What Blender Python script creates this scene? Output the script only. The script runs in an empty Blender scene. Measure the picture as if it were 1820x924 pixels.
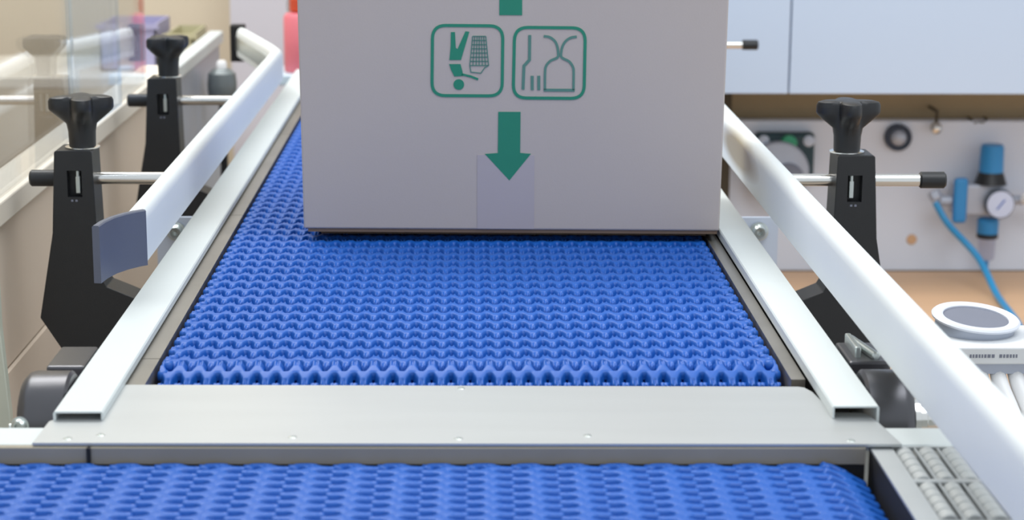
import bpy, bmesh, math, random
from mathutils import Vector, Matrix

# ------------------------------------------------------------------ camera, world, lights, exposure
S = bpy.context.scene
COL = S.collection
HC = 0.3905
cd = bpy.data.cameras.new('camera'); cam = bpy.data.objects.new('camera', cd); COL.objects.link(cam)
AX = Vector((0.9997, -0.0241, 0.0051)); AY = Vector((-0.0002, -0.2148, -0.9767)); AZ = Vector((0.0246, 0.9764, -0.2147))
# rows of the image frame in world space: right, down, forward
fwd = AZ.normalized(); right = (AX - fwd * AX.dot(fwd)).normalized(); up = -(fwd.cross(right)).normalized()
if up.z < 0: up = -up
m = Matrix((right, up, -fwd)).transposed().to_4x4(); m.translation = Vector((0, 0, HC))
cam.matrix_world = m
cd.sensor_width = 36; cd.lens = 3450 / 1820 * 36; cd.clip_start = 0.02; cd.clip_end = 50
cd.dof.use_dof = True; cd.dof.focus_distance = 1.68; cd.dof.aperture_fstop = 9.5
S.camera = cam
w = bpy.data.worlds.new('world'); S.world = w; w.use_nodes = True
w.node_tree.nodes['Background'].inputs[0].default_value = (0.88, 0.94, 1.0, 1)
w.node_tree.nodes['Background'].inputs[1].default_value = 0.80
def area(name, loc, size, power, color, aim):
    l = bpy.data.lights.new(name, 'AREA'); l.shape = 'RECTANGLE'; l.size, l.size_y = size; l.energy = power; l.color = color
    o = bpy.data.objects.new(name, l); COL.objects.link(o); o.location = loc
    o.rotation_euler = (Vector(aim) - Vector(loc)).to_track_quat('-Z', 'Y').to_euler(); return o
area('overhead_light', (-0.6, 2.9, 2.3), (2.2, 1.0), 46, (1.0, 0.97, 0.92), (0, 1.9, 0))
area('overhead_light', (0.9, 1.0, 2.3), (2.0, 1.2), 30, (0.94, 0.97, 1.0), (0.2, 1.6, 0))
area('overhead_light', (-1.6, 3.6, 2.4), (1.6, 1.0), 40, (1.0, 0.98, 0.95), (-1.0, 4.2, 0))  # fill light added to brighten the back-left wall, not a known lamp
S.view_settings.view_transform = 'Standard'; S.view_settings.look = 'None'
S.view_settings.exposure = 0.12; S.view_settings.gamma = 1.0; S.view_settings.use_curve_mapping = False

# ------------------------------------------------------------------ materials
def lin(c):
    return tuple(((v / 255) / 12.92 if v / 255 < 0.04045 else ((v / 255 + 0.055) / 1.055) ** 2.4) for v in c)
def mat(name, rgb, rough=0.5, metal=0.0, var=0.06, scale=30, bump=0.0, bscale=400, coat=0.0, stretch=None, spec=0.5):
    M = bpy.data.materials.new(name); M.use_nodes = True; nt = M.node_tree; N = nt.nodes; L = nt.links
    b = N['Principled BSDF']; c = lin(rgb)
    b.inputs['Roughness'].default_value = rough; b.inputs['Metallic'].default_value = metal
    b.inputs['Coat Weight'].default_value = coat; b.inputs['Specular IOR Level'].default_value = spec
    tc = N.new('ShaderNodeTexCoord'); src = tc.outputs['Object']
    if stretch:
        mp = N.new('ShaderNodeMapping'); mp.inputs['Scale'].default_value = stretch; L.new(src, mp.inputs['Vector']); src = mp.outputs[0]
    n = N.new('ShaderNodeTexNoise'); n.inputs['Scale'].default_value = scale; n.inputs['Detail'].default_value = 4; L.new(src, n.inputs['Vector'])
    r = N.new('ShaderNodeMix'); r.data_type = 'RGBA'
    r.inputs[6].default_value = tuple(v * (1 - var) for v in c) + (1,); r.inputs[7].default_value = tuple(min(1, v * (1 + var)) for v in c) + (1,)
    L.new(n.outputs['Fac'], r.inputs[0]); L.new(r.outputs[2], b.inputs['Base Color'])
    if bump:
        n2 = N.new('ShaderNodeTexNoise'); n2.inputs['Scale'].default_value = bscale; L.new(src, n2.inputs['Vector'])
        bp = N.new('ShaderNodeBump'); bp.inputs['Strength'].default_value = bump; bp.inputs['Distance'].default_value = 0.001
        L.new(n2.outputs['Fac'], bp.inputs['Height']); L.new(bp.outputs[0], b.inputs['Normal'])
    return M
def glass(name, tint, rough=0.01, ior=1.5):
    M = bpy.data.materials.new(name); M.use_nodes = True; nt = M.node_tree; N = nt.nodes; L = nt.links
    for x in list(N):
        if x.type == 'BSDF_PRINCIPLED': N.remove(x)
    out = [x for x in N if x.type == 'OUTPUT_MATERIAL'][0]
    g = N.new('ShaderNodeNewGeometry'); mx = N.new('ShaderNodeMix'); mx.data_type = 'FLOAT'
    mx.inputs[2].default_value = ior; mx.inputs[3].default_value = 1 / ior; L.new(g.outputs['Backfacing'], mx.inputs[0])
    fr = N.new('ShaderNodeFresnel'); L.new(mx.outputs[0], fr.inputs['IOR'])
    t = N.new('ShaderNodeBsdfTransparent'); t.inputs[0].default_value = tint + (1,)
    gl = N.new('ShaderNodeBsdfGlossy'); gl.inputs['Roughness'].default_value = rough; gl.inputs[0].default_value = (0.95, 0.96, 1, 1)
    ms = N.new('ShaderNodeMixShader'); L.new(fr.outputs[0], ms.inputs[0]); L.new(t.outputs[0], ms.inputs[1]); L.new(gl.outputs[0], ms.inputs[2])
    L.new(ms.outputs[0], out.inputs[0]); return M
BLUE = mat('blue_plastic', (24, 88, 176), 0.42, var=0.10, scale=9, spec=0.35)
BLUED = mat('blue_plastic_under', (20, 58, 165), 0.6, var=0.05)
PLATE = mat('satin_stainless', (186, 190, 191), 0.42, 0.55, 0.06, 5, bump=0.05, bscale=60, stretch=(1, 8, 1))
STRIP = mat('dull_stainless', (150, 147, 140), 0.36, 0.75, 0.28, 14, bump=0.04, stretch=(1, 1, 6))
STRIPX = mat('bright_stainless', (150, 143, 128), 0.45, 0.15, 0.25, 9, stretch=(1, 1, 1))
PROF = mat('powder_coated_steel', (206, 213, 213), 0.5, 0.05, 0.04, 10)
RAILW = mat('white_polyethylene', (226, 232, 232), 0.45, 0, 0.03, 12, spec=0.3)
RAILR = mat('white_polyethylene_worn', (226, 232, 232), 0.45, 0, 0.03, 12, spec=0.3)
BLACK = mat('black_nylon', (30, 32, 35), 0.42, 0, 0.12, 60, bump=0.12, bscale=900)
DARK = mat('black_gap', (14, 14, 16), 0.7)
GREYC = mat('grey_polymer', (92, 97, 112), 0.45, 0, 0.08, 20)
CHROME = mat('polished_steel', (225, 225, 222), 0.16, 1.0, 0.02)
ZINC = mat('zinc_plated_steel', (200, 208, 206), 0.3, 0.85, 0.1, 80)
ZBR = mat('pale_zinc_bracket', (205, 215, 232), 0.45, 0.1, 0.04)
ANOD = mat('dark_anodised_housing', (92, 92, 96), 0.3, 0.7, 0.08, 30)
CARD = mat('pale_coated_cardboard', (182, 173, 170), 0.75, 0, 0.035, 5, bump=0.08, bscale=500, spec=0.25)
KRAFT = mat('kraft_edge', (120, 100, 85), 0.9)
INK = mat('green_ink', (30, 128, 104), 0.7, 0, 0.05, 60)
INKG = mat('grey_green_ink', (82, 128, 120), 0.7, 0, 0.05, 60)
TAPE = mat('clear_tape_over_cardboard', (174, 166, 170), 0.35, 0, 0.03, 8)
ROLL = mat('pale_grey_roller', (176, 180, 180), 0.55, 0, 0.08, 60)
WCAB = mat('pale_blue_white_laminate', (200, 216, 238), 0.5, 0, 0.015, 2)
BOARD = mat('white_back_board', (222, 230, 244), 0.6, 0, 0.04, 3)
BEIGEW = mat('beige_wall_paint', (208, 197, 176), 0.9, 0, 0.05, 2)
WOOD = mat('tan_bench_top', (216, 176, 138), 0.5, 0, 0.06, 4, stretch=(1, 6, 1))
SBLUE = mat('sky_blue_plastic', (46, 138, 200), 0.4, 0, 0.04)
HOSE = mat('blue_air_hose', (45, 145, 200), 0.3, 0, 0.04)
DGREEN = mat('dark_teal_enamel', (22, 58, 68), 0.4)
GLED = mat('green_lens', (40, 150, 110), 0.3)
LGREY = mat('light_grey_alloy', (175, 182, 196), 0.4, 0.3, 0.06)
MGREY = mat('mid_grey_face', (118, 122, 136), 0.5, 0.1, 0.06)
WHITE = mat('white_plastic', (236, 236, 236), 0.4)
GFACE = mat('gauge_face', (205, 215, 240), 0.4)
BROWN = mat('dark_brown_finish', (70, 62, 48), 0.8)  # own dark brown colour of the shelf upright and hooks
SILL = mat('cream_guard_sill', (226, 218, 204), 0.6, 0, 0.04, 4)
SILLP = mat('pinkish_cover_sheet', (216, 202, 186), 0.7, 0, 0.08, 4)
PALEG = mat('pale_green_acrylic_edge', (200, 208, 196), 0.3, 0, 0.05)
FLOORM = mat('floor_screed', (190, 172, 155), 0.7, 0, 0.08, 3)
LAV = mat('lavender_bin_plastic', (168, 166, 200), 0.5)
LGR = mat('grey_white_panel', (205, 203, 212), 0.5, 0, 0.02, 2)
PINK = mat('pink_red_enamel', (222, 120, 132), 0.5)
RED = mat('red_orange_cap', (200, 75, 45), 0.5)
PALEB = mat('pale_blue_top', (196, 214, 226), 0.5)
OLIVE = mat('olive_grey_bin', (190, 185, 150), 0.6)
GLS = glass('clear_guard_glass', (0.94, 0.95, 0.95))
GLSB = glass('blue_tinted_acrylic', (0.80, 0.88, 0.98), 0.03)
BOWL = glass('clear_bowl_plastic', (0.85, 0.85, 0.9), 0.05)

# the yellowed scuff on the right guide rail, fixed to the rail itself
def add_scuff(M, centre, radius, rgb):
    nt = M.node_tree; N = nt.nodes; L = nt.links; b = N['Principled BSDF']
    old = b.inputs['Base Color'].links[0].from_socket
    tc = N.new('ShaderNodeTexCoord'); d = N.new('ShaderNodeMapping'); d.vector_type = 'POINT'
    d.inputs['Location'].default_value = tuple(-c / r for c, r in zip(centre, radius)); d.inputs['Scale'].default_value = tuple(1 / r for r in radius)
    ln = N.new('ShaderNodeVectorMath'); ln.operation = 'LENGTH'
    mr = N.new('ShaderNodeMapRange'); mr.inputs[1].default_value = 0.55; mr.inputs[2].default_value = 1.0; mr.inputs[3].default_value = 0.9; mr.inputs[4].default_value = 0
    mx = N.new('ShaderNodeMix'); mx.data_type = 'RGBA'; mx.inputs[7].default_value = lin(rgb) + (1,)
    L.new(tc.outputs['Object'], d.inputs[0]); L.new(d.outputs[0], ln.inputs[0]); L.new(ln.outputs['Value'], mr.inputs[0])
    L.new(mr.outputs[0], mx.inputs[0]); L.new(old, mx.inputs[6]); L.new(mx.outputs[2], b.inputs['Base Color'])
add_scuff(RAILR, (0.297, 2.06, 0.056), (0.03, 0.16, 0.022), (160, 145, 104))

# ------------------------------------------------------------------ helpers
def link(name, bm, material, parent=None, smooth=False, label=None, kind=None):
    me = bpy.data.meshes.new(name); bmesh.ops.recalc_face_normals(bm, faces=bm.faces); bm.to_mesh(me); bm.free()
    me.materials.append(material)
    if smooth:
        for p in me.polygons: p.use_smooth = True
        try: me.set_sharp_from_angle(angle=math.radians(38))
        except Exception: pass
    o = bpy.data.objects.new(name, me); COL.objects.link(o)
    if parent: o.parent = parent
    if label: o['label'] = label
    if kind: o['kind'] = kind
    return o
def thing(name, label, cat, loc=(0, 0, 0), rz=0.0, group=None):
    o = bpy.data.objects.new(name, None); COL.objects.link(o); o.location = loc; o.rotation_euler = (0, 0, rz)
    o.empty_display_size = 0.02; o['label'] = label; o['category'] = cat
    if group: o['group'] = group
    return o
def tag(o, label, cat, group=None):
    o['label'] = label; o['category'] = cat
    if group: o['group'] = group
    return o
def box(bm, x0, x1, y0, y1, z0, z1, bev=0.0):
    r = bmesh.ops.create_cube(bm, size=1.0); vs = r['verts']
    for v in vs: v.co = Vector(((x0 + x1) / 2 + v.co.x * (x1 - x0), (y0 + y1) / 2 + v.co.y * (y1 - y0), (z0 + z1) / 2 + v.co.z * (z1 - z0)))
    if bev:
        es = list({e for v in vs for e in v.link_edges}); bmesh.ops.bevel(bm, geom=es, offset=bev, segments=2, affect='EDGES', profile=0.5)
    return bm
def B(*a, **k): return box(bmesh.new(), *a, **k)
def prism(pts, axis, a0, a1, bev=0.0, bm=None):
    """outline pts in the plane across `axis`, extruded from a0 to a1"""
    bm = bm or bmesh.new()
    def P(p, a): return {'x': (a, p[0], p[1]), 'y': (p[0], a, p[1]), 'z': (p[0], p[1], a)}[axis]
    A = [bm.verts.new(P(p, a0)) for p in pts]; C = [bm.verts.new(P(p, a1)) for p in pts]; n = len(pts)
    bm.faces.new(A); bm.faces.new(C[::-1])
    for i in range(n): bm.faces.new((A[i], C[i], C[(i + 1) % n], A[(i + 1) % n]))
    if bev:
        bmesh.ops.recalc_face_normals(bm, faces=bm.faces)
        bmesh.ops.bevel(bm, geom=list(bm.edges), offset=bev, segments=2, affect='EDGES', profile=0.5)
    return bm
def lathe(prof, n=32, mtx=None, bm=None, cap=True):
    """prof = [(r, z)], spun about z, then moved by mtx"""
    bm = bm or bmesh.new(); rings = []
    for r, z in prof:
        rings.append([bm.verts.new((r * math.cos(2 * math.pi * i / n), r * math.sin(2 * math.pi * i / n), z)) for i in range(n)])
    for a, b in zip(rings, rings[1:]):
        for i in range(n): bm.faces.new((a[i], a[(i + 1) % n], b[(i + 1) % n], b[i]))
    if cap: bm.faces.new(rings[0][::-1]); bm.faces.new(rings[-1])
    if mtx: bmesh.ops.transform(bm, matrix=mtx, verts=[v for r in rings for v in r])
    return bm
def frame_to(p, d):
    q = Vector(d).to_track_quat('Z', 'Y').to_matrix().to_4x4(); q.translation = Vector(p); return q
def rod(p0, p1, r, n=24, bev=0.0, bm=None):
    p0 = Vector(p0); p1 = Vector(p1); l = (p1 - p0).length
    prof = [(r - bev, 0), (r, bev), (r, l - bev), (r - bev, l)] if bev else [(r, 0), (r, l)]
    return lathe(prof, n, frame_to(p0, p1 - p0), bm)
def tube(pts, r, n=12, sub=8):
    P = [Vector(p) for p in pts]; Q = []
    ext = [P[0] * 2 - P[1]] + P + [P[-1] * 2 - P[-2]]
    for i in range(1, len(ext) - 2):
        a, b, c, d = ext[i - 1:i + 3]
        for k in range(sub):
            t = k / sub; Q.append(0.5 * ((2 * b) + (c - a) * t + (2 * a - 5 * b + 4 * c - d) * t * t + (3 * b - a - 3 * c + d) * t ** 3))
    Q.append(P[-1]); bm = bmesh.new(); rings = []
    for i, q in enumerate(Q):
        d = (Q[min(i + 1, len(Q) - 1)] - Q[max(i - 1, 0)]).normalized(); M = frame_to(q, d)
        rings.append([bm.verts.new(M @ Vector((r * math.cos(2 * math.pi * j / n), r * math.sin(2 * math.pi * j / n), 0))) for j in range(n)])
    for a, b in zip(rings, rings[1:]):
        for j in range(n): bm.faces.new((a[j], a[(j + 1) % n], b[(j + 1) % n], b[j]))
    bm.faces.new(rings[0][::-1]); bm.faces.new(rings[-1]); return bm
def screw(name, parent, p, d, r=0.006, h=0.004, material=None, label=None):
    """domed socket screw with a washer rim and a recessed socket"""
    prof = [(r * 1.25, 0), (r * 1.25, h * 0.25), (r, h * 0.3), (r * 0.96, h * 0.7), (r * 0.7, h), (r * 0.42, h), (r * 0.38, h * 0.55), (0.0004, h * 0.5)]
    return link(name, lathe(prof, 20, frame_to(p, d)), material or ZINC, parent, True, label)

# ------------------------------------------------------------------ the room
FZ = -0.9
st = link('floor', B(-3.5, 3.5, -0.6, 4.6, FZ - 0.05, FZ), FLOORM, kind='structure')
st = link('wall_back', B(-3.5, 3.5, 4.6, 4.7, FZ, 2.6), BEIGEW, kind='structure')
st = link('wall_left', B(-3.6, -3.5, -0.6, 4.7, FZ, 2.6), BEIGEW, kind='structure')
st = link('wall_niche', B(0.45, 2.2, 3.66, 3.72, FZ, 1.4), mat('shaded_beige_wall', (160, 142, 112), 0.9), kind='structure')  # beige wall; the shade under the cabinet is put into its brown colour

# ------------------------------------------------------------------ modular belt: one link row
P_ = 0.0289; Q_ = 0.01445; NQ = 32
def belt_row_mesh(slim):
    nv = 16; du = 0.00095; nu = 34; W = NQ * Q_; depth = -0.0060
    def sm(a, b, x):
        t = max(0, min(1, (x - a) / (b - a))); return t * t * (3 - 2 * t)
    def hgt(u, v):
        au = abs(u); tip = 0.0162; hb = 0.0049
        if slim: hb = 0.0024
        bar = hb - au                                       # distance inside the centre bar
        dv = abs(((v / Q_ + (0.0 if u > 0 else 0.5) + 0.5) % 1.0) - 0.5) * Q_
        wf = 0.0047 - 0.0007 * max(0.0, au - hb) / (tip - hb)
        if slim:
            t = min(1.0, max(0.0, au - 0.0012) / 0.0068); wf = 0.0070 * (1 - t) + 0.0040 * t - 0.0005 * max(0.0, au - 0.008) / 0.008
        if au > tip - 0.0022:
            k = (au - (tip - 0.0022)) / 0.0022; wf = wf * math.sqrt(max(0.0, 1 - k * k)) if k < 1 else -0.003
        if not slim and au < hb + 0.003: wf += 0.0014 * (1 - max(0.0, au - hb) / 0.003) ** 2
        fin = wf - dv
        d = max(bar, fin)
        h = depth * (1 - sm(-0.0004, 0.0016, d))
        h -= 0.0004 * (1 - sm(0.0, 0.0045, fin)) * (1 if au < 0.012 else 0.6)   # bar dips between the fingers
        if au > 0.0105: h -= 0.0007 * (1 - sm(0.0002, 0.0013, dv)) * sm(0.0105, 0.0125, au)   # groove down the finger
        h -= 0.0004 * sm(0.003, 0.015, au)
        if slim: h -= 0.0016 * (1 - sm(0.0003, 0.0016, dv)) * sm(0.0075, 0.0100, au)
        return h
    verts = []; faces = []; idx = {}
    NV = NQ * nv
    base = {}
    for i in range(nu + 1):
        u = -nu * du / 2 + i * du
        for j in range(nv):
            base[i, j] = (u, hgt(u, (j / nv) * Q_))
    me = bpy.data.meshes.new('belt_row')
    for i in range(nu + 1):
        for j in range(NV + 1):
            u, h = base[i, j % nv]; idx[i, j] = len(verts); verts.append((-W / 2 + j * Q_ / nv, u, h))
    for i in range(nu):
        for j in range(NV):
            hs = (base[i, j % nv][1], base[i + 1, j % nv][1], base[i, (j + 1) % nv][1], base[i + 1, (j + 1) % nv][1])
            if max(hs) > -0.0059: faces.append((idx[i, j], idx[i, j + 1], idx[i + 1, j + 1], idx[i + 1, j]))
    me.from_pydata(verts, [], faces); me.materials.append(BLUE); me.update()
    for p in me.polygons: p.use_smooth = True
    bm = bmesh.new(); bm.from_mesh(me); bmesh.ops.delete(bm, geom=[v for v in bm.verts if not v.link_faces], context='VERTS')
    # end caps: rounded outer links so the belt edge reads as beads
    for sx in (-1, 1):
        lathe([(0.0008, 0.0), (0.0034, 0.0006), (0.0046, 0.003), (0.0046, 0.0075)], 14, frame_to((sx * (W / 2 + 0.0018), 0, -0.0042), (-sx, 0, 0)), bm)
        lathe([(0.0008, 0.0), (0.0034, 0.0006), (0.0044, 0.003), (0.0044, 0.0075)], 14, frame_to((sx * (W / 2 - 0.0006), 0.0118, -0.0045), (-sx, 0, 0)), bm)
    bm.to_mesh(me); bm.free()
    for p in me.polygons: p.use_smooth = True
    return me
ROW = belt_row_mesh(False); ROWS = belt_row_mesh(True)
def belt(parent, start, n, axis, wrap_r, origin, lateral):
    """rows along +axis from `start`; the ones before start wrap down round the nose. axis 'y': belt runs along Y"""
    k0 = -3
    for k in range(k0, n):
        s = k * P_ + P_ * 0.65
        if s >= 0: y, z, a = s, 0.0, 0.0
        else:
            t = -s / wrap_r; y, z, a = -math.sin(t) * wrap_r, (math.cos(t) - 1) * wrap_r - (0.002 if axis == 'x' else 0), t
        o = bpy.data.objects.new('belt_row', ROWS if axis == 'y' else ROW); COL.objects.link(o); o.parent = parent
        if axis == 'y':
            o.location = (lateral, origin + y, start + z); o.rotation_euler = (a, 0, 0)
        else:   # runs along X, nose at +X end
            o.rotation_euler = (a, 0, 0)
            o.location = (origin - y, lateral, start + z)
            o.rotation_euler = (Matrix.Rotation(math.pi / 2, 3, 'Z') @ Matrix.Rotation(a, 3, 'X')).to_euler()

# ------------------------------------------------------------------ main belt conveyor
mc = thing('belt_conveyor', 'long blue modular belt conveyor carrying the cardboard box away from the camera', 'conveyor', (0, 0, 0))
YE = 3.20; BX = 0.0045
belt(mc, -0.0, 61, 'y', 0.026, 1.408, BX)
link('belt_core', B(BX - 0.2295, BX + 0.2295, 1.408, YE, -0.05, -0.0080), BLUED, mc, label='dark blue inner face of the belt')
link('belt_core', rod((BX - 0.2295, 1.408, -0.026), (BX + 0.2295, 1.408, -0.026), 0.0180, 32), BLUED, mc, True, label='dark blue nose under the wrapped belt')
def side_profile(xi, xo, s, t):
    pts = [(xi, 0.0026), (xi, t - 0.0012), (xi + s * 0.0010, t), (xo - s * 0.0010, t), (xo, t - 0.0012), (xo, -0.06), (xo - s * 0.0018, -0.06), (xo - s * 0.0018, t - 0.0012), (xi + s * 0.0014, t - 0.0012), (xi + s * 0.0014, 0.0026)]
    return link('side_profile', prism(pts, 'y', 1.262, YE), PROF, mc)
side_profile(-0.2435, -0.277, -1, 0.0085); side_profile(0.2505, 0.2825, 1, 0.0112)
cuts = [1.352, 1.425, 1.99, 2.55, YE]
for a, b in zip(cuts, cuts[1:]):
    link('wear_strip', B(-0.2455, -0.2305, a + 0.0012, b, -0.02, 0.0006), STRIP, mc)
cuts = [1.364, 1.89, 2.5, YE]
for a, b in zip(cuts, cuts[1:]):
    link('wear_strip', B(0.2395, 0.2500, a + 0.0012, b, -0.02, 0.0006), STRIP, mc)
link('inner_frame', B(-0.262, -0.247, 1.30, YE, -0.075, -0.0005), DARK, mc, label='dark inner frame bar')
link('inner_frame', B(0.256, 0.270, 1.30, YE, -0.075, -0.0005), DARK, mc, label='dark inner frame bar')
link('bed', B(-0.247, 0.256, 1.45, YE, -0.08, -0.052), DARK, mc, label='dark slider bed under the belt')
for x in (-0.2, 0.2):
    for y in (1.6, 3.0):
        link('support_leg', B(x - 0.02, x + 0.02, y - 0.02, y + 0.02, FZ, -0.08), ZINC, mc)
for sx in (-1, 1):
    x0, x1 = (0.2838, 0.356) if sx > 0 else (-0.346, -0.2771)
    br = link('mounting_bracket', prism([(x0, -0.033), (x1 - 0.003 if sx > 0 else x1, -0.033), (x1, -0.036), (x1, -0.12), (x0, -0.12)], 'y', 2.15, 2.155), ZBR, mc, label='pale zinc bracket plate')
    screw('bolt', br, (0.334 if sx > 0 else -0.324, 2.149, -0.0485), (0, -1, 0), 0.0085, 0.010)
    # bearing housings of the drive drum at the near end
    bh = link('bearing_housing', lathe([(0.034, 0), (0.0365, 0.002), (0.0365, 0.026), (0.0355, 0.030), (0.031, 0.034)], 40, frame_to((0.2845 if sx > 0 else -0.278, 1.335, -0.021), (sx, 0, 0))), ANOD, mc, True)
    blk = link('clamp_block', B(*( (0.2845, 0.3155) if sx > 0 else (-0.306, -0.278)), 1.378, 1.435, -0.03, 0.008 if sx < 0 else 0.0105, bev=0.002), ANOD, mc)
    if sx > 0:
        link('clamp_pin', rod((0.2965, 1.437, 0.0125), (0.306, 1.385, 0.0125), 0.0034, 16, 0.001), ZINC, blk, True, label='bright steel pin')
        link('clamp_lug', B(0.291, 0.2955, 1.39, 1.432, 0.004, 0.0185, bev=0.001), ZINC, blk, label='upright steel lug')
        link('shaft_collar', lathe([(0.016, 0), (0.016, 0.004), (0.0125, 0.005), (0.0125, 0.009), (0.0105, 0.010), (0.0105, 0.034), (0.009, 0.036)], 24, frame_to((0.3185, 1.32, -0.016), (1, 0, 0))), CHROME, mc, True, label='polished shaft stub with collar')
    else:
        screw('bolt', bh, (-0.3085, 1.302, -0.014), (-0.25, -1, 0.1), 0.0055, 0.005)
        screw('bolt', bh, (-0.3185, 1.318, -0.021), (-1, -0.3, 0.1), 0.004, 0.003)

# ------------------------------------------------------------------ transfer plate between the belts
tp = thing('transfer_plate', 'flat satin stainless transfer plate bridging the gap between the two blue belts', 'plate', (0, 1.28, 0.0006), math.radians(-0.75))
pl = [(-0.2795, -0.0712), (0.2865, -0.0712), (0.2865, -0.0690), (0.2800, -0.020), (0.2765, -0.004), (0.2735, -0.001), (0.2565, -0.0005), (0.2535, 0.002), (0.2475, 0.050), (0.2435, 0.0610), (0.2395, 0.0632), (-0.2455, 0.0652), (-0.2495, 0.0635), (-0.2535, 0.004), (-0.2560, 0.0), (-0.2745, -0.001), (-0.2755, -0.018), (-0.279, -0.024)]
link('deck', prism(pl, 'z', 0.0, 0.0018), PLATE, tp)
for x, y in ((-0.2385, -0.054), (-0.2585, -0.062), (-0.112, -0.058), (-0.003, 0.0575), (-0.003, -0.061), (0.082, -0.054), (0.2545, -0.064)):
    link('rivet', lathe([(0.0030, 0.0017), (0.0026, 0.0021), (0.0010, 0.0023), (0.0008, 0.0019)], 16, Matrix.Translation((x, y, 0))), ZINC, tp, True)

# ------------------------------------------------------------------ cross conveyor at the bottom of the picture
cc = thing('cross_conveyor', 'blue modular belt conveyor running crosswise in the foreground', 'conveyor', (0, 1.21, 0), math.radians(-0.5))
belt(cc, -0.0095, 30, 'x', 0.024, 0.238, -0.0055 - 0.2315)
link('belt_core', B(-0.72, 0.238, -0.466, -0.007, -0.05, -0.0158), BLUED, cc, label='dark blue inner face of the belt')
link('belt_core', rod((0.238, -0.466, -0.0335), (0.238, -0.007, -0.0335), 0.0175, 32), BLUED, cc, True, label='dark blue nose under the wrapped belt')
def cross_prof(x0, x1):
    pts = [(0.0035, -0.004), (0.0035, -0.001), (0.0045, 0), (0.0400, 0), (0.041, -0.001), (0.041, -0.06), (0.0392, -0.06), (0.0392, -0.0018), (0.0053, -0.0018), (0.0053, -0.004)]
    link('side_profile', prism(pts, 'x', x0, x1), PROF, cc)
cross_prof(-0.75, 0.36)
for x0, x1 in ((-0.75, -0.2445), (-0.2425, 0.262)):
    link('inner_strip', prism([(-0.0028, -0.0112), (-0.0028, -0.0004), (-0.0024, 0.0), (0.003, 0.0), (0.003, -0.0112)], 'x', x0, x1), STRIPX, cc)
link('joint_clip', B(-0.2448, -0.2422, -0.0045, -0.0024, -0.013, 0.0002), DARK, cc, label='dark joint between two strip lengths')
link('inner_frame', B(-0.75, 0.262, -0.0020, 0.003, -0.08, -0.0115), DARK, cc)
link('far_profile', B(-0.75, 0.36, -0.51, -0.475, -0.06, 0.0), PROF, cc)
for x in (-0.6, 0.2):
    for y in (-0.4, 0.0):
        link('support_leg', B(x - 0.02, x + 0.02, y - 0.02, y + 0.015, FZ, -0.061), ZINC, cc)
# roller transfer unit
ru = thing('roller_unit', 'stainless frame of small grey transfer rollers at the right end of the crosswise belt', 'roller unit', (0, 1.21, -0.0008), math.radians(-0.5))
XC = [0.2872, 0.3022, 0.3172, 0.3322, 0.3472]; rows = [(0.0010, -0.0625), (-0.0690, -0.1365), (-0.143, -0.2105)]
bm = bmesh.new()
box(bm, 0.2655, 0.2798, -0.30, 0.0030, -0.0016, 0.0)
box(bm, 0.3550, 0.3650, -0.30, 0.0030, -0.0016, 0.0)
for y0, y1 in ((0.0012, 0.0032), (-0.0688, -0.0627), (-0.1428, -0.1367), (-0.30, -0.2107)):
    box(bm, 0.2799, 0.3549, y0, y1, -0.0016, 0.0)
for r0, r1 in rows:
    for xc in XC[:-1]: box(bm, xc + 0.0068, xc + 0.0082, r1 - 0.0001, r0 + 0.0001, -0.0018, -0.0004)
link('frame', bm, PLATE, ru)
link('tray', B(0.266, 0.365, -0.30, 0.003, -0.020, -0.0150), DARK, ru, label='dark tray under the rollers')
link('side_skirt', B(0.2655, 0.2672, -0.30, 0.003, -0.030, -0.0017), DARK, ru)
rp = []
y = 0.0; L = 0.0605
for k in range(5):
    a = k * L / 5; b_ = (k + 1) * L / 5
    rp += [(0.0053, a), (0.0062, a + 0.0009), (0.0062, b_ - 0.0009), (0.0053, b_ - 0.0001)]
rm = None
for r0, r1 in rows:
    for xc in XC:
        if rm is None:
            o = link('roller', lathe(rp, 18, frame_to((0, 0, 0), (0, -1, 0))), ROLL, ru, True); rm = o.data
        else:
            o = bpy.data.objects.new('roller', rm); COL.objects.link(o); o.parent = ru
        o.location = (xc, r0 - 0.0015, -0.0052)

# ------------------------------------------------------------------ guide rails
def rail_section(xi, xo):
    """rounded-top white guide, inner (belt) side xi, outer xo"""
    s = 1 if xo > xi else -1; w_ = abs(xo - xi); pts = [(xi, 0.030), (xi - s * 0.0006, 0.034)]
    n = 8
    for k in range(n + 1):
        a = math.pi * (1 - k / n); pts.append(((xi + xo) / 2 + s * (w_ / 2 + 0.0006) * math.cos(a), 0.066 + 0.011 * math.sin(a)))
    return pts + [(xo + s * 0.0006, 0.034), (xo, 0.030)]
gr = thing('guide_rail', 'white rounded side guide rail on the right of the belt, running out past the camera', 'guide rail', (0, 0, 0))
link('rail', prism(rail_section(0.2955, 0.3155), 'y', 0.55, 3.25), RAILR, gr, True, label='white rail bar with a yellowed patch beside the box')
link('backing_bar', B(0.3165, 0.3185, 0.60, 3.2, 0.040, 0.062), ZINC, gr)
gl = thing('guide_rail', 'white side guide rail on the left of the belt with a grey curved lead-in end', 'guide rail', (0, 0, 0))
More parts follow.
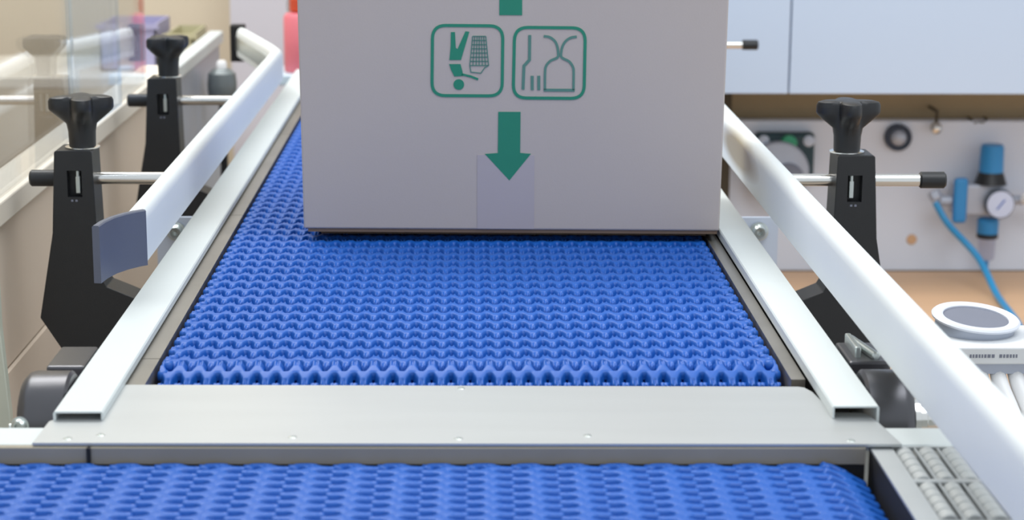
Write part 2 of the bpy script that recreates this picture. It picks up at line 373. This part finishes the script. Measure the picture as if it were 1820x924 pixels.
def swept(path, sec, name, material, parent, label=None):
    """section points (offset to the left of travel, z) swept along a plan path"""
    bm = bmesh.new(); rings = []
    for i, p in enumerate(path):
        p = Vector(p); a = Vector(path[max(i - 1, 0)]); b = Vector(path[min(i + 1, len(path) - 1)]); t = (b - a).normalized(); nrm = Vector((-t.y, t.x))
        k = 1.0
        if 0 < i < len(path) - 1:
            t0 = (p - a).normalized(); k = 1 / max(0.5, abs(t0.dot(t)))
        rings.append([bm.verts.new((p.x + nrm.x * o * k, p.y + nrm.y * o * k, z)) for o, z in sec])
    for a, b in zip(rings, rings[1:]):
        for j in range(len(sec)): bm.faces.new((a[j], a[(j + 1) % len(sec)], b[(j + 1) % len(sec)], b[j]))
    bm.faces.new(rings[0][::-1]); bm.faces.new(rings[-1]); return link(name, bm, material, parent, True, label)
sec = [(x + 0.272, z) for x, z in rail_section(-0.272, -0.288)]; sec = [(-x, z) for x, z in sec]
swept([(-0.272, 1.6225), (-0.2715, 2.2), (-0.270, 2.885), (-0.287, 2.955), (-0.357, 3.20)], sec, 'rail', RAILW, gl)
swept([(-0.2895, 1.64), (-0.289, 2.2), (-0.288, 2.885), (-0.305, 2.96), (-0.375, 3.21)], [(0, 0.04), (0, 0.062), (0.002, 0.062), (0.002, 0.04)], 'backing_bar', ZINC, gl)
link('end_bracket', B(-0.385, -0.362, 3.205, 3.235, 0.020, 0.080, bev=0.002), DARK, gl, label='dark end bracket of the bent rail')
cap = [(-0.2965, 1.553), (-0.2945, 1.572), (-0.2900, 1.590), (-0.2830, 1.605), (-0.2745, 1.617), (-0.2695, 1.6215)]
swept(cap, [(0, 0.0295), (0, 0.0765), (0.001, 0.0775), (0.005, 0.0775), (0.006, 0.0765), (0.006, 0.0295)], 'lead_in_end', GREYC, gl, 'dark grey curved lead-in strip')

# ------------------------------------------------------------------ clamp posts with star knobs
def star_knob(rot):
    n = 80; bm = bmesh.new(); rings = []
    def rr(th, r0, r1):
        c = 0.5 + 0.5 * math.cos(4 * th); return r0 + (r1 - r0) * (c ** 0.9)
    levels = [(0.013, 0.013, 0.0838), (0.0135, 0.0135, 0.100), (0.0145, 0.0150, 0.108), (0.0150, 0.0230, 0.1145), (0.0155, 0.0305, 0.1210), (0.0158, 0.0318, 0.1235), (0.0158, 0.0318, 0.1305), (0.0150, 0.0302, 0.1335), (0.0130, 0.0250, 0.1350), (0.006, 0.008, 0.1352)]
    for r0, r1, z in levels:
        rings.append([bm.verts.new((rr(2 * math.pi * i / n, r0, r1) * math.cos(2 * math.pi * i / n + rot), rr(2 * math.pi * i / n, r0, r1) * math.sin(2 * math.pi * i / n + rot), z)) for i in range(n)])
    for a, b in zip(rings, rings[1:]):
        for i in range(n): bm.faces.new((a[i], a[(i + 1) % n], b[(i + 1) % n], b[i]))
    bm.faces.new(rings[0][::-1]); bm.faces.new(rings[-1]); return bm
def clamp_post(s, y, rot, label, shift=0.0, rod_in=0.2917):
    """s = -1 left of the belt, +1 right; y = front face"""
    t = thing('clamp_post', label, 'clamp post', (0, y, 0), 0, 'black guide rail clamp posts')
    d = lambda v: s * (v + shift)
    pts = [(0.3665, 0.0820), (0.368, 0.0835), (0.4015, 0.0835), (0.4035, 0.0820), (0.4085, 0.0), (0.4245, -0.086), (0.396, -0.132), (0.375, -0.165), (0.292, -0.165), (0.292, -0.0825), (0.335, -0.0635), (0.3575, -0.0540), (0.3625, -0.045), (0.3640, -0.02)]
    body = link('body', prism([(d(a), z) for a, z in pts], 'y', 0, 0.042, bev=0.0009), BLACK, t)
    cut = link('cutter', B(d(0.3845) - 0.0072, d(0.3845) + 0.0072, -0.01, 0.0125, 0.037, 0.0635), BLACK)
    md = body.modifiers.new('b', 'BOOLEAN'); md.object = cut; md.solver = 'EXACT'
    bpy.context.view_layer.update(); cut.matrix_world = Matrix.Translation((0, y, 0)); bpy.context.view_layer.update()
    dg = bpy.context.evaluated_depsgraph_get(); nm = bpy.data.meshes.new_from_object(body.evaluated_get(dg)); body.modifiers.clear(); body.data = nm
    bpy.data.objects.remove(cut)
    bm = bmesh.new(); xc = d(0.3845) - s * 0.0025
    box(bm, xc - 0.0022, xc + 0.0022, 0.004, 0.0118, 0.040, 0.057, bev=0.0006)
    lathe([(0.0022, 0), (0.0022, 0.006)], 12, frame_to((xc, 0.006, 0.0565), (0, 0, 1)), bm)
    link('slot_clip', bm, ZINC, body, label='steel clip inside the slot')
    bm = bmesh.new(); [box(bm, d(0.3845) - 0.004 + k * 0.0042, d(0.3845) - 0.0018 + k * 0.0042, -0.0003, 0.0002, 0.0325, 0.0345) for k in range(2)]
    link('scale_mark', bm, MGREY, body, label='tiny pale moulded marks under the slot')
    link('washer', lathe([(0.0165, 0.0833), (0.0172, 0.0838), (0.0172, 0.0848), (0.0150, 0.0856), (0.012, 0.0856)], 32, Matrix.Translation((d(0.379), 0.021, 0))), CHROME, t, True, label='bright steel washer')
    bmk = star_knob(rot); bmesh.ops.translate(bmk, verts=bmk.verts, vec=(d(0.379), 0.021, 0))
    link('knob', bmk, BLACK, t, True)
    zr = 0.0525 if s < 0 else 0.0555
    a, b = s * rod_in, s * (0.432 if s < 0 else 0.462)
    link('rod', rod((a, 0.021, zr), (b, 0.021, zr), 0.0062, 28, 0.0006), CHROME, t, True)
    e0, e1 = (0.405, 0.4325) if s < 0 else (0.4525, 0.479)
    link('rod_cap', rod((s * e0, 0.021, zr), (s * e1, 0.021, zr), 0.0083, 28, 0.0018), BLACK, t, True)
    return t
clamp_post(-1, 1.897, math.radians(12), 'black clamp post with star knob, nearest on the left side of the belt')
clamp_post(-1, 2.472, math.radians(45), 'smaller-looking black clamp post farther back on the left of the belt')
clamp_post(1, 1.873, math.radians(0), 'black clamp post right of the box, its steel rod pointing at the blue regulator', rod_in=0.3190)
clamp_post(1, 3.135, math.radians(0), 'clamp post behind the box, only its capped rod end showing beside the box', rod_in=0.3190)

# ------------------------------------------------------------------ cardboard box with print
BW, BD, BH = 0.4085, 0.19, 0.292
cb = thing('cardboard_box', 'pale grey-mauve cardboard box with green handling symbols standing upside down on the blue belt', 'box', (-0.1570, 1.8664, 0.0), math.radians(-1.7))
bm = B(0, BW - 0.0020, 0, BD, 0.0117, BH, bev=0.0016)
for v in bm.verts:                                          # the sides bulge outward a little towards the top
    if v.co.z > 0.1: v.co.x += -0.003 if v.co.x < 0.2 else 0.0035
link('carton', bm, CARD, cb)
bm = bmesh.new(); box(bm, 0.004, BW - 0.004, 0.0015, BD - 0.003, 0.0084, 0.0116); box(bm, 0.012, BW - 0.012, 0.026, BD - 0.003, 0.0045, 0.0082); box(bm, 0.014, BW - 0.012, 0.030, BD - 0.003, 0.0008, 0.0043)
link('bottom_flap', bm, KRAFT, cb, label='brown raw edge of the bottom flaps')
link('packing_tape', B(0.1735, 0.2300, -0.0004, 0.0002, 0.0130, 0.0870), TAPE, cb, label='strip of clear tape up the front')
FR = -0.0006
def stroke(pts, wd, closed=False, bm=None):
    bm = bm or bmesh.new(); n = len(pts); V = [Vector(p) for p in pts]; L_, R_ = [], []
    for i in range(n):
        if closed: a, b = V[i - 1], V[(i + 1) % n]
        else: a, b = V[max(i - 1, 0)], V[min(i + 1, n - 1)]
        d1 = (V[i] - a).normalized() if (V[i] - a).length else (b - V[i]).normalized(); d2 = (b - V[i]).normalized() if (b - V[i]).length else d1
        t = (d1 + d2).normalized() if (d1 + d2).length > 1e-6 else d1; nr = Vector((-t.y, t.x)); k = 1 / max(0.6, t.dot(d1))
        L_.append(V[i] + nr * wd / 2 * k); R_.append(V[i] - nr * wd / 2 * k)
    rg = range(n) if closed else range(n - 1)
    for i in rg:
        j = (i + 1) % n; q = [L_[i], L_[j], R_[j], R_[i]]
        F = [bm.verts.new((p.x, FR, p.y)) for p in q]; K = [bm.verts.new((p.x, 0.0001, p.y)) for p in q]
        bm.faces.new(F)
        for u in range(4): bm.faces.new((F[u], F[(u + 1) % 4], K[(u + 1) % 4], K[u]))
    return bm
def fill(pts, bm=None): return prism([(p[0], p[1]) for p in pts], 'y', FR, 0.0001, bm=bm)
def rounded(c, r, n=7):
    """c = four corners (tl, tr, br, bl)"""
    out = []
    for i in range(4):
        p = Vector(c[i]); a = (Vector(c[i - 1]) - p).normalized(); b = (Vector(c[(i + 1) % 4]) - p).normalized()
        for k in range(n + 1):
            t = k / n; p0 = p + a * r; p2 = p + b * r; q = p0 * (1 - t) ** 2 + p * 2 * t * (1 - t) + p2 * t * t; out.append((q.x, q.y))
    return out
def smooth(pts, sub=5):
    P = [Vector(p) for p in pts]; e = [P[0] * 2 - P[1]] + P + [P[-1] * 2 - P[-2]]; o = []
    for i in range(1, len(e) - 2):
        a, b, c, d = e[i - 1:i + 3]
        for k in range(sub):
            t = k / sub; q = 0.5 * ((2 * b) + (c - a) * t + (2 * a - 5 * b + 4 * c - d) * t * t + (3 * b - a - 3 * c + d) * t ** 3); o.append((q.x, q.y))
    return o + [tuple(P[-1])]
s1 = link('printed_symbol', stroke(rounded([[0.130, 0.2038], [0.1983, 0.2036], [0.1978, 0.1353], [0.1291, 0.1353]], 0.013), 0.0030, True), INK, cb, label='green symbol of a figure and a crate stack in a rounded square')
bm = fill([[0.1478, 0.1973], [0.1517, 0.1974], [0.1525, 0.1821], [0.1542, 0.181], [0.1619, 0.1982], [0.1657, 0.1977], [0.1576, 0.1703], [0.1463, 0.1702], [0.1475, 0.1826]][::-1])
fill([[0.1461, 0.1662], [0.1571, 0.1663], [0.1589, 0.1596], [0.1598, 0.1547], [0.1511, 0.1541], [0.1477, 0.1611]][::-1], bm)
stroke([[0.1581, 0.1563], [0.1673, 0.1542], [0.1743, 0.1514]], 0.0021, bm=bm)
fill([(0.1554 + 0.0052 * math.cos(-2 * math.pi * i / 24), 0.1463 + 0.0052 * math.sin(-2 * math.pi * i / 24)) for i in range(24)], bm)
link('figure_print', bm, INK, s1)
bm = bmesh.new()
for q in [[[0.1689, 0.1934], [0.1817, 0.1935]], [[0.1685, 0.1894], [0.1821, 0.1895]], [[0.1681, 0.1853], [0.1825, 0.1854]], [[0.1677, 0.1813], [0.1829, 0.1814]], [[0.1673, 0.1772], [0.1833, 0.1773]], [[0.167, 0.1731], [0.1837, 0.1733]], [[0.1666, 0.1691], [0.1841, 0.1692]], [[0.1662, 0.165], [0.1845, 0.1651]], [[0.1689, 0.1934], [0.1662, 0.165]], [[0.171, 0.1934], [0.1692, 0.165]], [[0.1732, 0.1935], [0.1723, 0.165]], [[0.1753, 0.1935], [0.1753, 0.1651]], [[0.1774, 0.1935], [0.1784, 0.1651]], [[0.1796, 0.1935], [0.1814, 0.1651]], [[0.1817, 0.1935], [0.1845, 0.1651]], [[0.1662, 0.165], [0.1673, 0.1585], [0.177, 0.1575], [0.1807, 0.163], [0.1845, 0.1651]]]:
    stroke(q, 0.00095, bm=bm)
link('crate_print', bm, INKG, s1)
s2 = link('printed_symbol', stroke(rounded([[0.2097, 0.2023], [0.2784, 0.2021], [0.2779, 0.1333], [0.2086, 0.1334]], 0.013), 0.0030, True), INK, cb, label='green symbol of cutlery and an upturned glass in a rounded square')
bm = stroke([[0.2244, 0.1949], [0.2243, 0.1708], [0.2190, 0.1649], [0.2182, 0.1417]], 0.0029)
stroke([[0.2271, 0.1552], [0.2272, 0.1412]], 0.0029, bm=bm); stroke([[0.2335, 0.1553], [0.2336, 0.1413]], 0.0029, bm=bm)
link('cutlery_print', bm, INKG, s2)
g = [[0.238, 0.1939], [0.2439, 0.1929], [0.2488, 0.1892], [0.2512, 0.1844], [0.2521, 0.1791], [0.2517, 0.1735], [0.2447, 0.1699], [0.2406, 0.165], [0.2396, 0.1586], [0.2396, 0.1413]]
h = [[0.2675, 0.1413], [0.2675, 0.1588], [0.2667, 0.1642], [0.2629, 0.1695], [0.2556, 0.1735], [0.2553, 0.1791], [0.2565, 0.1845], [0.2595, 0.1893], [0.2642, 0.1925], [0.2701, 0.1936]]
bm = stroke(smooth(g), 0.0024); stroke(smooth(h), 0.0024, bm=bm); stroke([(0.2384, 0.1413), (0.2687, 0.1413)], 0.0028, bm=bm)
link('glass_print', bm, INKG, s2)
link('printed_arrow', fill([[0.1941, 0.1196], [0.2159, 0.1197], [0.2158, 0.0790], [0.2264, 0.0782], [0.2053, 0.0515], [0.181, 0.0778], [0.1938, 0.0788]][::-1]), INK, cb, label='green arrow pointing down')
link('printed_arrow', fill([[0.1948, 0.214], [0.2169, 0.2141], [0.2167, 0.2536], [0.2276, 0.2536], [0.2056, 0.2789], [0.1828, 0.2534], [0.1947, 0.2534]]), INK, cb, label='stem of the upper green arrow')

for o in list(cb.children):                                 # seat the print on the front panel
    if o.name.startswith(('printed', 'packing')): o.location = (-0.0012, 0.0, 0.0100 if o.name.startswith('printed') else 0.0); o.scale = (0.985, 1, 0.985)
# ------------------------------------------------------------------ glass guard along the left side
gd = thing('glass_guard', 'upright clear guard panes on a cream sill along the left side of the conveyor', 'guard', (0, 0, 0))
link('sill', B(-0.50, -0.452, 1.29, 3.02, 0.012, 0.036, bev=0.002), SILL, gd)
link('lower_panel', B(-0.49, -0.462, 1.29, 3.02, -0.140, 0.012), SILLP, gd)
link('lower_panel', B(-0.485, -0.458, 1.29, 3.02, FZ, -0.1425), SILLP, gd)
link('pane', B(-0.461, -0.457, 1.31, 2.27, 0.0365, 0.75), GLS, gd, label='clear reflective pane')
link('pane', B(-0.463, -0.455, 2.274, 2.58, 0.0365, 0.75), GLSB, gd, label='bluish acrylic pane')
link('pane', B(-0.461, -0.457, 2.584, 2.80, 0.0365, 0.75), GLS, gd, label='clear reflective pane')
gp = thing('end_panel', 'grey side panel with a light capping bar beyond the end of the cream sill', 'panel', (0, 0, 0))
link('capping', B(-0.478, -0.452, 3.03, 3.66, 0.004, 0.026, bev=0.003), PROF, gp)
link('sheet', B(-0.50, -0.460, 3.03, 3.66, FZ, 0.003), LGREY, gp)
mo = thing('gear_motor', 'small dark grey motor with a white cap in front of the grey side panel', 'motor', (-0.424, 3.40, -0.040))
link('casing', lathe([(0.020, -0.030), (0.025, -0.024), (0.026, 0.0), (0.024, 0.018), (0.014, 0.026)], 28), mat('grey_motor_casing', (120, 128, 130), 0.4, 0.3), mo, True)
link('cap', lathe([(0.009, 0.026), (0.009, 0.036), (0.006, 0.040)], 20), WHITE, mo, True, label='white cap')
link('stem', B(-0.006, 0.006, -0.006, 0.006, FZ + 0.040, -0.030), DARK, mo)
au = thing('acrylic_upright', 'pale greenish acrylic strip standing at the left edge in front of the glass', 'upright', (-0.4265, 1.72, 0))
link('strip', prism([(-0.008, -0.30), (-0.007, -0.10), (-0.0065, 0.079), (0.0055, 0.079), (0.006, -0.05), (0.011, -0.13), (0.014, -0.30)], 'y', -0.006, 0.006, bev=0.001), PALEG, au)
link('foot', B(-0.02, 0.02, -0.02, 0.02, FZ, -0.30), PALEG, au)

# ------------------------------------------------------------------ far left background
tag(link('wall_panel', B(-0.535, -0.405, 4.47, 4.598, FZ, 1.2), LGR), 'tall grey-white panel against the beige wall behind the bent rail end', 'panel')
ft = thing('far_table', 'pale far table under the lavender bin beyond the glass guard', 'table', (-0.95, 4.25, 0))
link('table_top', B(-0.45, 0.33, -0.2, 0.2, -0.135, -0.11, bev=0.004), SILL, ft)
for x in (-0.42, 0.30):
    for y in (-0.17, 0.17): link('leg', B(x - 0.02, x + 0.02, y - 0.02, y + 0.02, FZ, -0.135), SILL, ft)
def bin_(name, label, x0, x1, y0, y1, z0, z1, M):
    bm = bmesh.new(); t = 0.004
    box(bm, x0, x1, y0, y1, z0, z0 + t); box(bm, x0, x0 + t, y0, y1, z0, z1); box(bm, x1 - t, x1, y0, y1, z0, z1); box(bm, x0, x1, y0, y0 + t, z0, z1); box(bm, x0, x1, y1 - t, y1, z0, z1)
    box(bm, x0 - 0.006, x1 + 0.006, y0 - 0.006, y0, z1 - 0.01, z1)
    return tag(link(name, bm, M), label, 'bin', 'bins on the far table')
bin_('storage_bin', 'lavender storage bin on the far table', -0.775, -0.655, 4.15, 4.35, -0.109, -0.01, LAV)
bin_('storage_bin', 'olive grey storage bin at the right end of the far table', -0.635, -0.575, 4.15, 4.35, -0.109, -0.03, OLIVE)
sd = thing('side_stand', 'pale blue stand just left of the box under the pink-red canister', 'stand', (-0.30, 3.80, 0))
link('top', B(-0.07, 0.07, -0.08, 0.08, -0.085, -0.065, bev=0.003), PALEB, sd)
link('column', B(-0.03, 0.05, -0.04, 0.04, FZ, -0.085), PALEB, sd)
cn = thing('canister', 'pink-red canister with a red-orange cap showing at the left edge of the box', 'canister', (-0.312, 3.78, -0.0645))
link('can', lathe([(0.036, 0), (0.038, 0.004), (0.038, 0.105), (0.034, 0.112), (0.02, 0.116)], 32), PINK, cn, True)
link('lid', lathe([(0.02, 0.116), (0.026, 0.118), (0.026, 0.142), (0.012, 0.148), (0.012, 0.185)], 24), RED, cn, True, label='red-orange cap')

# ------------------------------------------------------------------ right background: cabinet, board, bench
wc = thing('wall_cabinet', 'pale blue-white wall cabinet filling the top right above the back board', 'cabinet', (0, 3.4, 0))
link('carcass', B(0.30, 1.75, 0.02, 0.258, -0.0555, 0.75), WCAB, wc)
link('door', B(0.30, 0.5715, 0, 0.0195, -0.0565, 0.75, bev=0.001), WCAB, wc)
link('door', B(0.5745, 1.75, 0, 0.0195, -0.0565, 0.75, bev=0.001), WCAB, wc)
tag(link('back_board', B(0.46, 1.75, 3.62, 3.655, -0.426, -0.137, bev=0.001), BOARD), 'pale board behind the bench carrying the air fittings', 'board')
wb = thing('workbench', 'tan topped workbench below the pale back board', 'workbench', (0, 3.1, 0))
link('bench_top', B(0.44, 1.75, -0.55, 0.519, -0.462, -0.427, bev=0.003), WOOD, wb)
for x in (0.5, 1.68):
    for y in (-0.48, 0.45): link('leg', B(x - 0.03, x + 0.03, y - 0.03, y + 0.03, FZ, -0.462), ZINC, wb)
tag(link('shelf_upright', B(0.462, 0.498, 3.58, 3.615, -0.426, -0.057), BROWN), 'dark upright between bench and cabinet beside the box', 'upright')
fm = thing('fan_motor', 'dark teal square flange with a grey disc, left of the right clamp post', 'fan', (0.608, 3.6, -0.2))
link('flange', B(-0.060, 0.050, -0.012, 0.018, -0.045, 0.044, bev=0.006), DGREEN, fm)
link('disc', lathe([(0.020, 0.013), (0.052, 0.013), (0.059, 0.017), (0.059, 0.024), (0.055, 0.028), (0.036, 0.030), (0.010, 0.034)], 48, frame_to((-0.020, 0, -0.028), (0, -1, 0))), LGREY, fm, True, label='light grey round disc')
link('hub', lathe([(0.034, 0.028), (0.032, 0.038), (0.02, 0.041)], 36, frame_to((-0.004, 0, -0.042), (0, -1, 0))), MGREY, fm, True)
link('signal_lens', lathe([(0.016, 0.012), (0.015, 0.020), (0.008, 0.022)], 24, frame_to((0.0, 0, 0.026), (0, -1, 0))), GLED, fm, True, label='green round lens')
for x in (-0.047, 0.038): screw('screw', fm, (x, -0.012, 0.030), (0, -1, 0), 0.0085, 0.006, ZBR)
dl = thing('round_fitting', 'dark ringed round fitting with a grey dome on the pale board', 'fitting', (0.8195, 3.62, -0.167))
link('ring', lathe([(0.0255, 0), (0.0255, 0.012), (0.022, 0.016), (0.018, 0.014), (0.016, 0.010)], 36, frame_to((0, 0, 0), (0, -1, 0))), mat('dark_rubber_ring', (62, 72, 88), 0.5), dl, True)
link('dome', lathe([(0.0165, 0.008), (0.015, 0.016), (0.010, 0.021), (0.003, 0.023)], 30, frame_to((0, 0, 0), (0, -1, 0))), LGREY, dl, True)
kb = thing('hanging_weight', 'small chrome ball on a brown hook under the cabinet', 'hook', (0.8875, 3.60, -0.147))
link('ball', lathe([(0.001, -0.012), (0.007, -0.010), (0.0115, -0.003), (0.0115, 0.003), (0.007, 0.009), (0.004, 0.011)], 24), CHROME, kb, True)
link('hook', rod((0, 0, 0.010), (0, 0, 0.034), 0.0030), BROWN, kb, True)
link('arm', rod((0, 0, 0.032), (0, 0.058, 0.032), 0.0030), BROWN, kb, True)
hk = tag(link('wire_hook', tube([(0.960, 3.65, -0.134), (0.960, 3.63, -0.134), (0.964, 3.622, -0.140), (0.972, 3.622, -0.139), (0.984, 3.622, -0.139), (0.990, 3.63, -0.134), (0.990, 3.65, -0.134)], 0.0022), BROWN), 'thin brown wire hook on the board above the blue regulator', 'hook')
# pneumatic regulator
rg = thing('air_regulator', 'air pressure regulator with blue knob and white gauge on the pale board', 'regulator', (0.9895, 3.575, -0.298))
link('knob', lathe([(0.0225, 0.070), (0.0225, 0.078), (0.0215, 0.118), (0.0195, 0.1235), (0.010, 0.124)], 28), SBLUE, rg, True, label='sky blue adjusting knob')
link('bonnet', lathe([(0.0310, 0.050), (0.0290, 0.053), (0.0235, 0.070), (0.0225, 0.072)], 28), BLACK, rg, True, label='black flared bonnet')
link('block', B(-0.072, 0.030, -0.018, 0.022, -0.008, 0.050, bev=0.004), LGREY, rg)
link('strap', B(-0.074, -0.048, -0.026, -0.016, -0.022, 0.064, bev=0.006), SBLUE, rg, label='blue vertical strap')
ga = link('gauge', lathe([(0.0265, 0.018), (0.0275, 0.022), (0.0275, 0.036), (0.0255, 0.038)], 40, frame_to((0.011, 0, 0.0165), (0, -1, 0))), mat('gauge_case', (90, 98, 110), 0.4), rg, True)
link('dial', lathe([(0.0250, 0.0381), (0.0250, 0.0390), (0.001, 0.0391)], 40, frame_to((0.011, 0, 0.0165), (0, -1, 0))), GFACE, ga, True, label='pale dial')
link('needle', prism([(0.0035, 0.008), (0.0055, 0.0065), (0.0195, 0.0245), (0.0175, 0.026)], 'y', -0.0405, -0.0392), mat('blue_needle', (90, 120, 190), 0.5), ga)
link('cup', lathe([(0.019, -0.046), (0.020, -0.044), (0.020, -0.020), (0.016, -0.016)], 28), SBLUE, rg, True, label='blue cup under the gauge')
link('cup_ring', lathe([(0.018, -0.055), (0.020, -0.054), (0.020, -0.047), (0.018, -0.046)], 28), BLACK, rg, True)
link('bowl', lathe([(0.006, -0.100), (0.014, -0.096), (0.0155, -0.090), (0.0165, -0.056)], 28), BOWL, rg, True, label='clear bowl')
link('drain', rod((0.0, 0, -0.100), (0.0, 0, -0.120), 0.0055), SBLUE, rg, True, label='small blue drain')
link('outlet', rod((0.030, 0, 0.018), (0.10, 0, 0.018), 0.009), LGREY, rg, True)
screw('plug', rg, (0.067, -0.020, 0.024), (0, -1, 0), 0.011, 0.012, WHITE)
link('elbow', rod((-0.096, -0.006, 0.018), (-0.072, -0.006, 0.018), 0.011), LGREY, rg, True)
link('wall_foot', B(-0.03, 0.02, 0.022, 0.0445, 0.0, 0.04), LGREY, rg)
hs = thing('air_hose', 'blue air hose running from the regulator down onto the tan bench', 'hose', (0, 0, 0))
link('hose', tube([(0.882, 3.553, -0.281), (0.903, 3.530, -0.318), (0.945, 3.470, -0.367), (0.958, 3.390, -0.412), (0.956, 3.335, -0.4195), (0.945, 3.20, -0.4205), (0.925, 3.07, -0.4205), (0.90, 2.85, -0.4205)], 0.0062), HOSE, hs, True)
link('nut', lathe([(0.010, 0), (0.012, 0.003), (0.012, 0.016), (0.009, 0.018)], 6, frame_to((0.886, 3.556, -0.276), (-0.4, 0.3, 0.8))), LGREY, hs, label='grey hose nut')
tag(link('knot_plug', lathe([(0.008, 0), (0.010, 0.001), (0.009, 0.003), (0.004, 0.0035)], 20, frame_to((0.8565, 3.6199, -0.365), (0, -1, 0))), WOOD, None, True), 'small tan plug in the lower part of the pale board', 'plug')

# ------------------------------------------------------------------ sensor head with cables, right of the guide rail
sh = thing('sensor_head', 'round grey rimmed sensor head on a labelled block with white cables, right of the rail', 'sensor', (0.4255, 1.557, 0))
tm = Matrix.Translation((0, 0, 0.0)) @ Matrix.Rotation(math.radians(6), 4, 'X') @ Matrix.Rotation(math.radians(3.5), 4, 'Y')
link('drum', lathe([(0.0325, -0.020), (0.0325, -0.0035), (0.0335, -0.003)], 48, tm), LGREY, sh, True)
link('rim', lathe([(0.0330, -0.0032), (0.0360, -0.0025), (0.0365, -0.0008), (0.0350, 0.0006), (0.0285, 0.0006), (0.0270, -0.0004), (0.0270, -0.0030)], 48, tm, cap=False), mat('pale_rim', (214, 218, 228), 0.4), sh, True, label='pale raised rim')
link('face', lathe([(0.0272, -0.0032), (0.0272, -0.0016), (0.001, -0.0014)], 48, tm), MGREY, sh, True, label='dark grey recessed face')
pb = link('label_block', B(-0.033, 0.062, -0.054, 0.020, -0.0265, -0.0125, bev=0.0012), mat('off_white_block', (215, 218, 220), 0.5), sh)
bm = bmesh.new(); random.seed(4); x = -0.018
for k in range(14):
    wd = random.uniform(0.0012, 0.0026); box(bm, x, x + wd, -0.0543, -0.0539, -0.0208, -0.0180); x += wd + 0.0009
    if k == 7: x += 0.003
link('print', bm, MGREY, pb, label='blurred grey lettering')
link('lower_block', B(-0.030, 0.060, -0.048, 0.016, -0.036, -0.0270), LGREY, sh)
link('stand', B(-0.008, 0.012, 0.0, 0.018, FZ, -0.036), ZINC, sh)
for k in range(6):
    x0 = -0.020 + k * 0.0145
    link('cable', tube([(x0, -0.040, -0.036), (x0 + 0.001, -0.052, -0.046), (x0 + 0.007, -0.085, -0.075), (x0 + 0.010, -0.10, -0.13), (x0 + 0.010, -0.10, -0.30)], 0.0066, 12), WHITE, sh, True)
